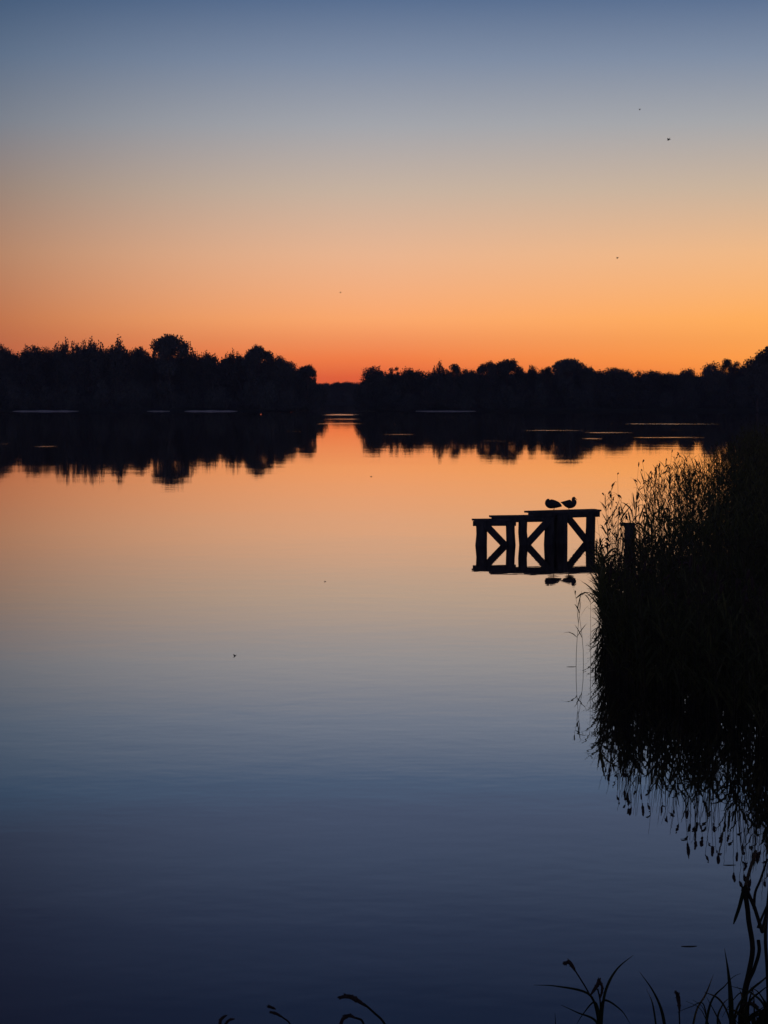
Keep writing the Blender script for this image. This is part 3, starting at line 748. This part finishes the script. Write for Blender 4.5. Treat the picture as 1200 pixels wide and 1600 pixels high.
# ------------------------------------------------------------------ plants on the near bank, at the photographer's feet
def bankz(x, y): return float(bank_z(np.array([x]), np.array([y]))[0])
def smooth_path(pts, n=14):
    P = np.asarray(pts, float)
    if len(P) < 3: k = np.linspace(0, 1, n)[:, None]; return P[0] * (1 - k) + P[-1] * k
    Q = np.concatenate([[2 * P[0] - P[1]], P, [2 * P[-1] - P[-2]]]); out = []
    m_ = len(P) - 1; per = max(2, n // m_)
    for i in range(m_):
        p0, p1, p2, p3 = Q[i:i + 4]
        for t_ in np.linspace(0, 1, per, endpoint=(i == m_ - 1)):
            out.append(.5 * ((2 * p1) + (-p0 + p2) * t_ + (2 * p0 - 5 * p1 + 4 * p2 - p3) * t_ ** 2 + (-p0 + 3 * p1 - 3 * p2 + p3) * t_ ** 3))
    return np.array(out)
class Plant:
    def __init__(s, label, D, name='grass_plant', cat='grass plant', root=None):
        s.D = D; s.o = bpy.data.objects.new(name, None); col.objects.link(s.o)
        rx = at_y(root, 1600, D)[0]; s.base = np.array([rx, D, bankz(rx, D) - .03]); s.o.location = s.base
        tag(s.o, label, cat)
    def pt(s, x, y, dd=0): return at_y(x, y, s.D + dd) - s.base
    def line(s, part, pts, w0, w1, m, flat=1.0, to_ground=True, dd=(0, 0), sharp=False, wmid=None):
        n = len(pts); P = [s.pt(x, y, dd[0] + (dd[1] - dd[0]) * i / max(1, n - 1)) for i, (x, y) in enumerate(pts)]
        if to_ground:
            last = P[-1]; q_ = last - P[-2]; q_ = q_ / max(1e-6, abs(q_[2])); P.append(np.array([last[0] + q_[0] * last[2] * .35, last[1], -.02]) if last[2] > .1 else last + np.array([0, 0, -.1]))
        P = np.array(P); foot = None
        if to_ground: foot = P[-1]; P = P[:-1]
        Q = smooth_path(P, 24) if not sharp else np.concatenate([np.linspace(P[i], P[i + 1], 5, endpoint=(i == len(P) - 2)) for i in range(len(P) - 1)])
        if foot is not None:
            kf = np.linspace(0, 1, 6)[1:, None]; Q = np.concatenate([Q, Q[-1] * (1 - kf) + foot * kf])
        k = np.concatenate([[0], np.cumsum(np.linalg.norm(np.diff(Q, axis=0), axis=1))]); k = k / k[-1]; sc_ = s.D / F / 2
        r = (w0 + (w1 - w0) * k) if wmid is None else np.interp(k, [0, .14, 1], [w0, wmid, w1])
        a = Acc(); a.add(*tubes(Q, r * sc_, 8, flat=flat, ref=np.array([.1, -1, .15])))
        return obj(part, a.mesh(part, m, True), s.o)
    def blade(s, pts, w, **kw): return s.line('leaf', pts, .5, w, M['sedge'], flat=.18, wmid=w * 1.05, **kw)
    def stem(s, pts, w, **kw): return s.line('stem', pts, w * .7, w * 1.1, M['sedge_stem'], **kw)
    def head(s, pts, w, seed=1):
        rg = np.random.default_rng(seed); P = np.array([s.pt(x, y) for x, y in pts]); Q = smooth_path(P, 16); n = len(Q)
        k = np.linspace(0, 1, n); sc_ = s.D / F / 2; a = Acc()
        r = w * sc_ * np.interp(k, [0, .12, .45, .8, 1], [.3, .75, 1, .8, .25]); a.add(*tubes(Q, r * .75, 8))
        for i in range(46):      # spikelets
            j = rg.integers(0, n - 1); c = Q[j]; d = unit(rg.normal(size=3)) ; tg = unit(Q[min(j + 1, n - 1)] - Q[max(j - 1, 0)])
            e = c + d * r[j] * 1.15 - tg * r[j] * .9
            a.add(*tubes(np.array([c, (c + e) / 2 + d * r[j] * .1, e]), np.array([.35, .3, .06]) * r[j], 4))
        return obj('seed_head', a.mesh('seed_head', M['head'], True), s.o)

p = Plant("grass plant with two seed heads and wide arching blades, bottom centre right", 5.2, root=934)
p.stem([(899, 1517), (918, 1548), (932, 1578), (937, 1625)], 3.2); p.head([(882, 1506), (890, 1504), (900, 1519)], 9, 1)
p.stem([(934, 1545), (938, 1570), (936, 1625)], 3.5); p.head([(936, 1530), (934, 1538), (922, 1556)], 9, 2); p.head([(937, 1531), (941, 1545), (937, 1563)], 6, 3)
p.blade([(990, 1492), (966, 1512), (950, 1538), (942, 1570), (938, 1630)], 4.5, dd=(.25, 0))
p.blade([(834, 1539), (870, 1541), (918, 1552), (932, 1580), (937, 1630)], 3.4, dd=(-.2, 0))
p.blade([(876, 1570), (902, 1582), (932, 1597), (940, 1640)], 4.0, dd=(.1, 0))
p.blade([(985, 1600), (970, 1578), (944, 1563), (938, 1590), (936, 1640)], 4.5, dd=(-.1, 0))
p.blade([(900, 1602), (912, 1583), (930, 1566), (938, 1600), (937, 1640)], 3.5, dd=(.1, 0))
p = Plant("two faint curved grass blades right of the plant with two seed heads", 6.4, root=1035)
p.blade([(999, 1518), (1020, 1548), (1034, 1580), (1042, 1625)], 5); p.blade([(1010, 1545), (1020, 1570), (1028, 1625)], 3, dd=(.3, 0))
p = Plant("single thick club-like seed head on a short upright stem at bottom right", 5.4, root=1064)
p.stem([(1061, 1580), (1062, 1600), (1063, 1640)], 3.5); p.head([(1056, 1549), (1060, 1560), (1062, 1582)], 9, 5)
p.blade([(1115, 1522), (1103, 1553), (1088, 1580), (1078, 1630)], 4, dd=(.5, 0)); p.blade([(1058, 1582), (1080, 1573), (1100, 1571), (1108, 1640)], 2.6)
p = Plant("broad dark upright sword-like blade at bottom right beside the bent reed", 5.0, root=1140)
p.blade([(1132, 1482), (1138, 1520), (1142, 1565), (1144, 1640)], 8); p.blade([(1157, 1521), (1145, 1527), (1133, 1540), (1110, 1568), (1098, 1640)], 4)
p.blade([(1104, 1558), (1116, 1580), (1126, 1602), (1132, 1640)], 4.5); p.blade([(1128, 1590), (1140, 1570), (1160, 1552), (1168, 1600), (1166, 1640)], 3)
p = Plant("broken reed snapped into sharp angles at the lower right edge", 5.6, 'broken_reed', 'reed', root=1160)
p.line('stem', [(1163, 1386), (1168, 1420), (1170, 1440), (1176, 1482), (1170, 1520), (1162, 1560), (1160, 1640)], 8, 10, M['sedge_stem'], dd=(0, 0))
p.line('stem', [(1164, 1384), (1179, 1418), (1191, 1456)], 6, 6, M['sedge_stem'], to_ground=False, sharp=True)
p.line('stem', [(1191, 1456), (1199, 1420), (1206, 1370), (1210, 1320)], 6, 4, M['sedge_stem'], to_ground=False, dd=(0, .4))
p.line('leaf', [(1146, 1444), (1155, 1418), (1163, 1388)], 1.5, 7, M['sedge'], flat=.3, to_ground=False, sharp=True, wmid=5)
p.line('stem', [(1181, 1330), (1172, 1358), (1164, 1388)], 5, 6, M['sedge_stem'], to_ground=False, sharp=True, dd=(.5, 0))
p.line('stem', [(1185, 1469), (1186, 1488), (1178, 1515), (1166, 1550), (1163, 1640)], 6, 7, M['sedge_stem'])
p = Plant("tall bundle of reed stems running up the extreme right edge", 5.9, 'reed', 'reed', root=1196)
p.stem([(1212, 1300), (1203, 1380), (1196, 1460), (1199, 1520), (1202, 1640)], 7); p.stem([(1199, 1342), (1188, 1375), (1180, 1395), (1178, 1420)], 4.5, to_ground=False)
p.stem([(1207, 1395), (1192, 1430), (1184, 1450)], 4, to_ground=False)
p.blade([(1215, 1505), (1196, 1528), (1170, 1550), (1150, 1580), (1140, 1640)], 4, dd=(.4, 0)); p.blade([(1210, 1535), (1190, 1548), (1168, 1572), (1150, 1640)], 4, dd=(-.3, 0))
p = Plant("tangled leafy tuft low in the bottom right corner", 5.1, root=1172)
rg = np.random.default_rng(55)
for i in range(26):
    x = 1146 + rg.random() * 62; y = 1566 + rg.random() * 24 - max(0, x - 1180) * .9; dx = rg.normal() * 16
    p.blade([(x + dx, y), (x + dx * .4, y + 4 + rg.random() * 8), (x - dx * .1, y + 26), (1172 + (x - 1172) * .6, 1640)], 5 + rg.random() * 4, dd=(rg.normal() * .15, 0))
for i in range(15):
    x = 1085 + rg.random() * 118; y = 1530 + rg.random() * 50; dx = rg.normal() * 22
    p.blade([(x + dx, y), (x + dx * .45, y + 12), (x + dx * .1, y + 40), (1172 + (x - 1172) * .7, 1650)], 2 + rg.random() * 2, dd=(rg.normal() * .3, 0))
p.head([(1160, 1572), (1172, 1568), (1186, 1574)], 9, 8); p.head([(1183, 1584), (1194, 1586), (1206, 1594)], 9, 9)
p = Plant("nodding seed head on a slanting stem at the bottom centre", 4.9, root=612)
p.stem([(568, 1568), (584, 1582), (602, 1602), (616, 1650)], 5); p.head([(529, 1559), (545, 1557), (560, 1564), (572, 1573)], 10, 11)
p = Plant("arched seed head peeping over the bottom edge beneath the nodding one", 4.9, root=572)
p.head([(531, 1604), (536, 1592), (546, 1587), (558, 1592)], 9, 12); p.stem([(556, 1590), (568, 1600), (574, 1650)], 5)
p = Plant("slim stem with two small buds at the bottom left of centre", 5.0, root=462)
p.stem([(428, 1581), (442, 1590), (455, 1604), (464, 1650)], 3.6); p.head([(418, 1572), (424, 1574), (431, 1577)], 6, 13); p.head([(422, 1581), (432, 1584), (441, 1590)], 6, 14)
p = Plant("forked seed head barely over the bottom edge at lower left", 5.0, root=346)
p.head([(342, 1606), (346, 1592), (355, 1586)], 7, 15); p.head([(350, 1604), (358, 1594), (367, 1592)], 6, 16); p.stem([(344, 1600), (343, 1650)], 4)
p = Plant("single faint blade tip at the bottom left of the plant with two seed heads", 6.2, root=868)
p.blade([(867, 1583), (868, 1600), (869, 1640)], 4)
# short turf on the bank below the frame
N = 9000
gx = rng.uniform(-6, 9, N); gy = rng.uniform(-1, 8.6, N); gz = bank_z(gx, gy)
hgt = rng.uniform(.08, .22, N); k = np.linspace(0, 1, 4); an = rng.random(N) * 6.28; dr = np.stack([np.cos(an), np.sin(an), 0 * an], -1)
pth = np.stack([gx, gy, gz], -1)[:, None] + dr[:, None] * (hgt[:, None] * .6 * k[None] ** 2)[..., None]; pth[:, :, 2] += hgt[:, None] * k[None]
V, Fq = ribbons(pth, np.array([.004, .0035, .0025, .0004])[None] * np.ones((N, 1)), np.stack([-dr[:, 0], -dr[:, 1], .3 + 0 * an], -1))
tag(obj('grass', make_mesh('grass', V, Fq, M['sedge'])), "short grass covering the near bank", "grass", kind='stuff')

# thin evening air: far woods lift a little towards the sky's blue
hz = Acc(); box(hz, (0, 900, 27), (1700, 1100, 30.5))
hm = bpy.data.materials.new("evening_haze"); hm.use_nodes = True; hn = hm.node_tree; hn.nodes.remove(hn.nodes['Principled BSDF'])
pv = hn.nodes.new('ShaderNodeVolumePrincipled'); pv.inputs['Density'].default_value = HAZE; pv.inputs['Color'].default_value = (.8, .85, 1, 1)
hn.links.new(pv.outputs[0], hn.nodes['Material Output'].inputs['Volume'])
tag(obj('haze', hz.mesh('haze', hm)), kind='stuff')
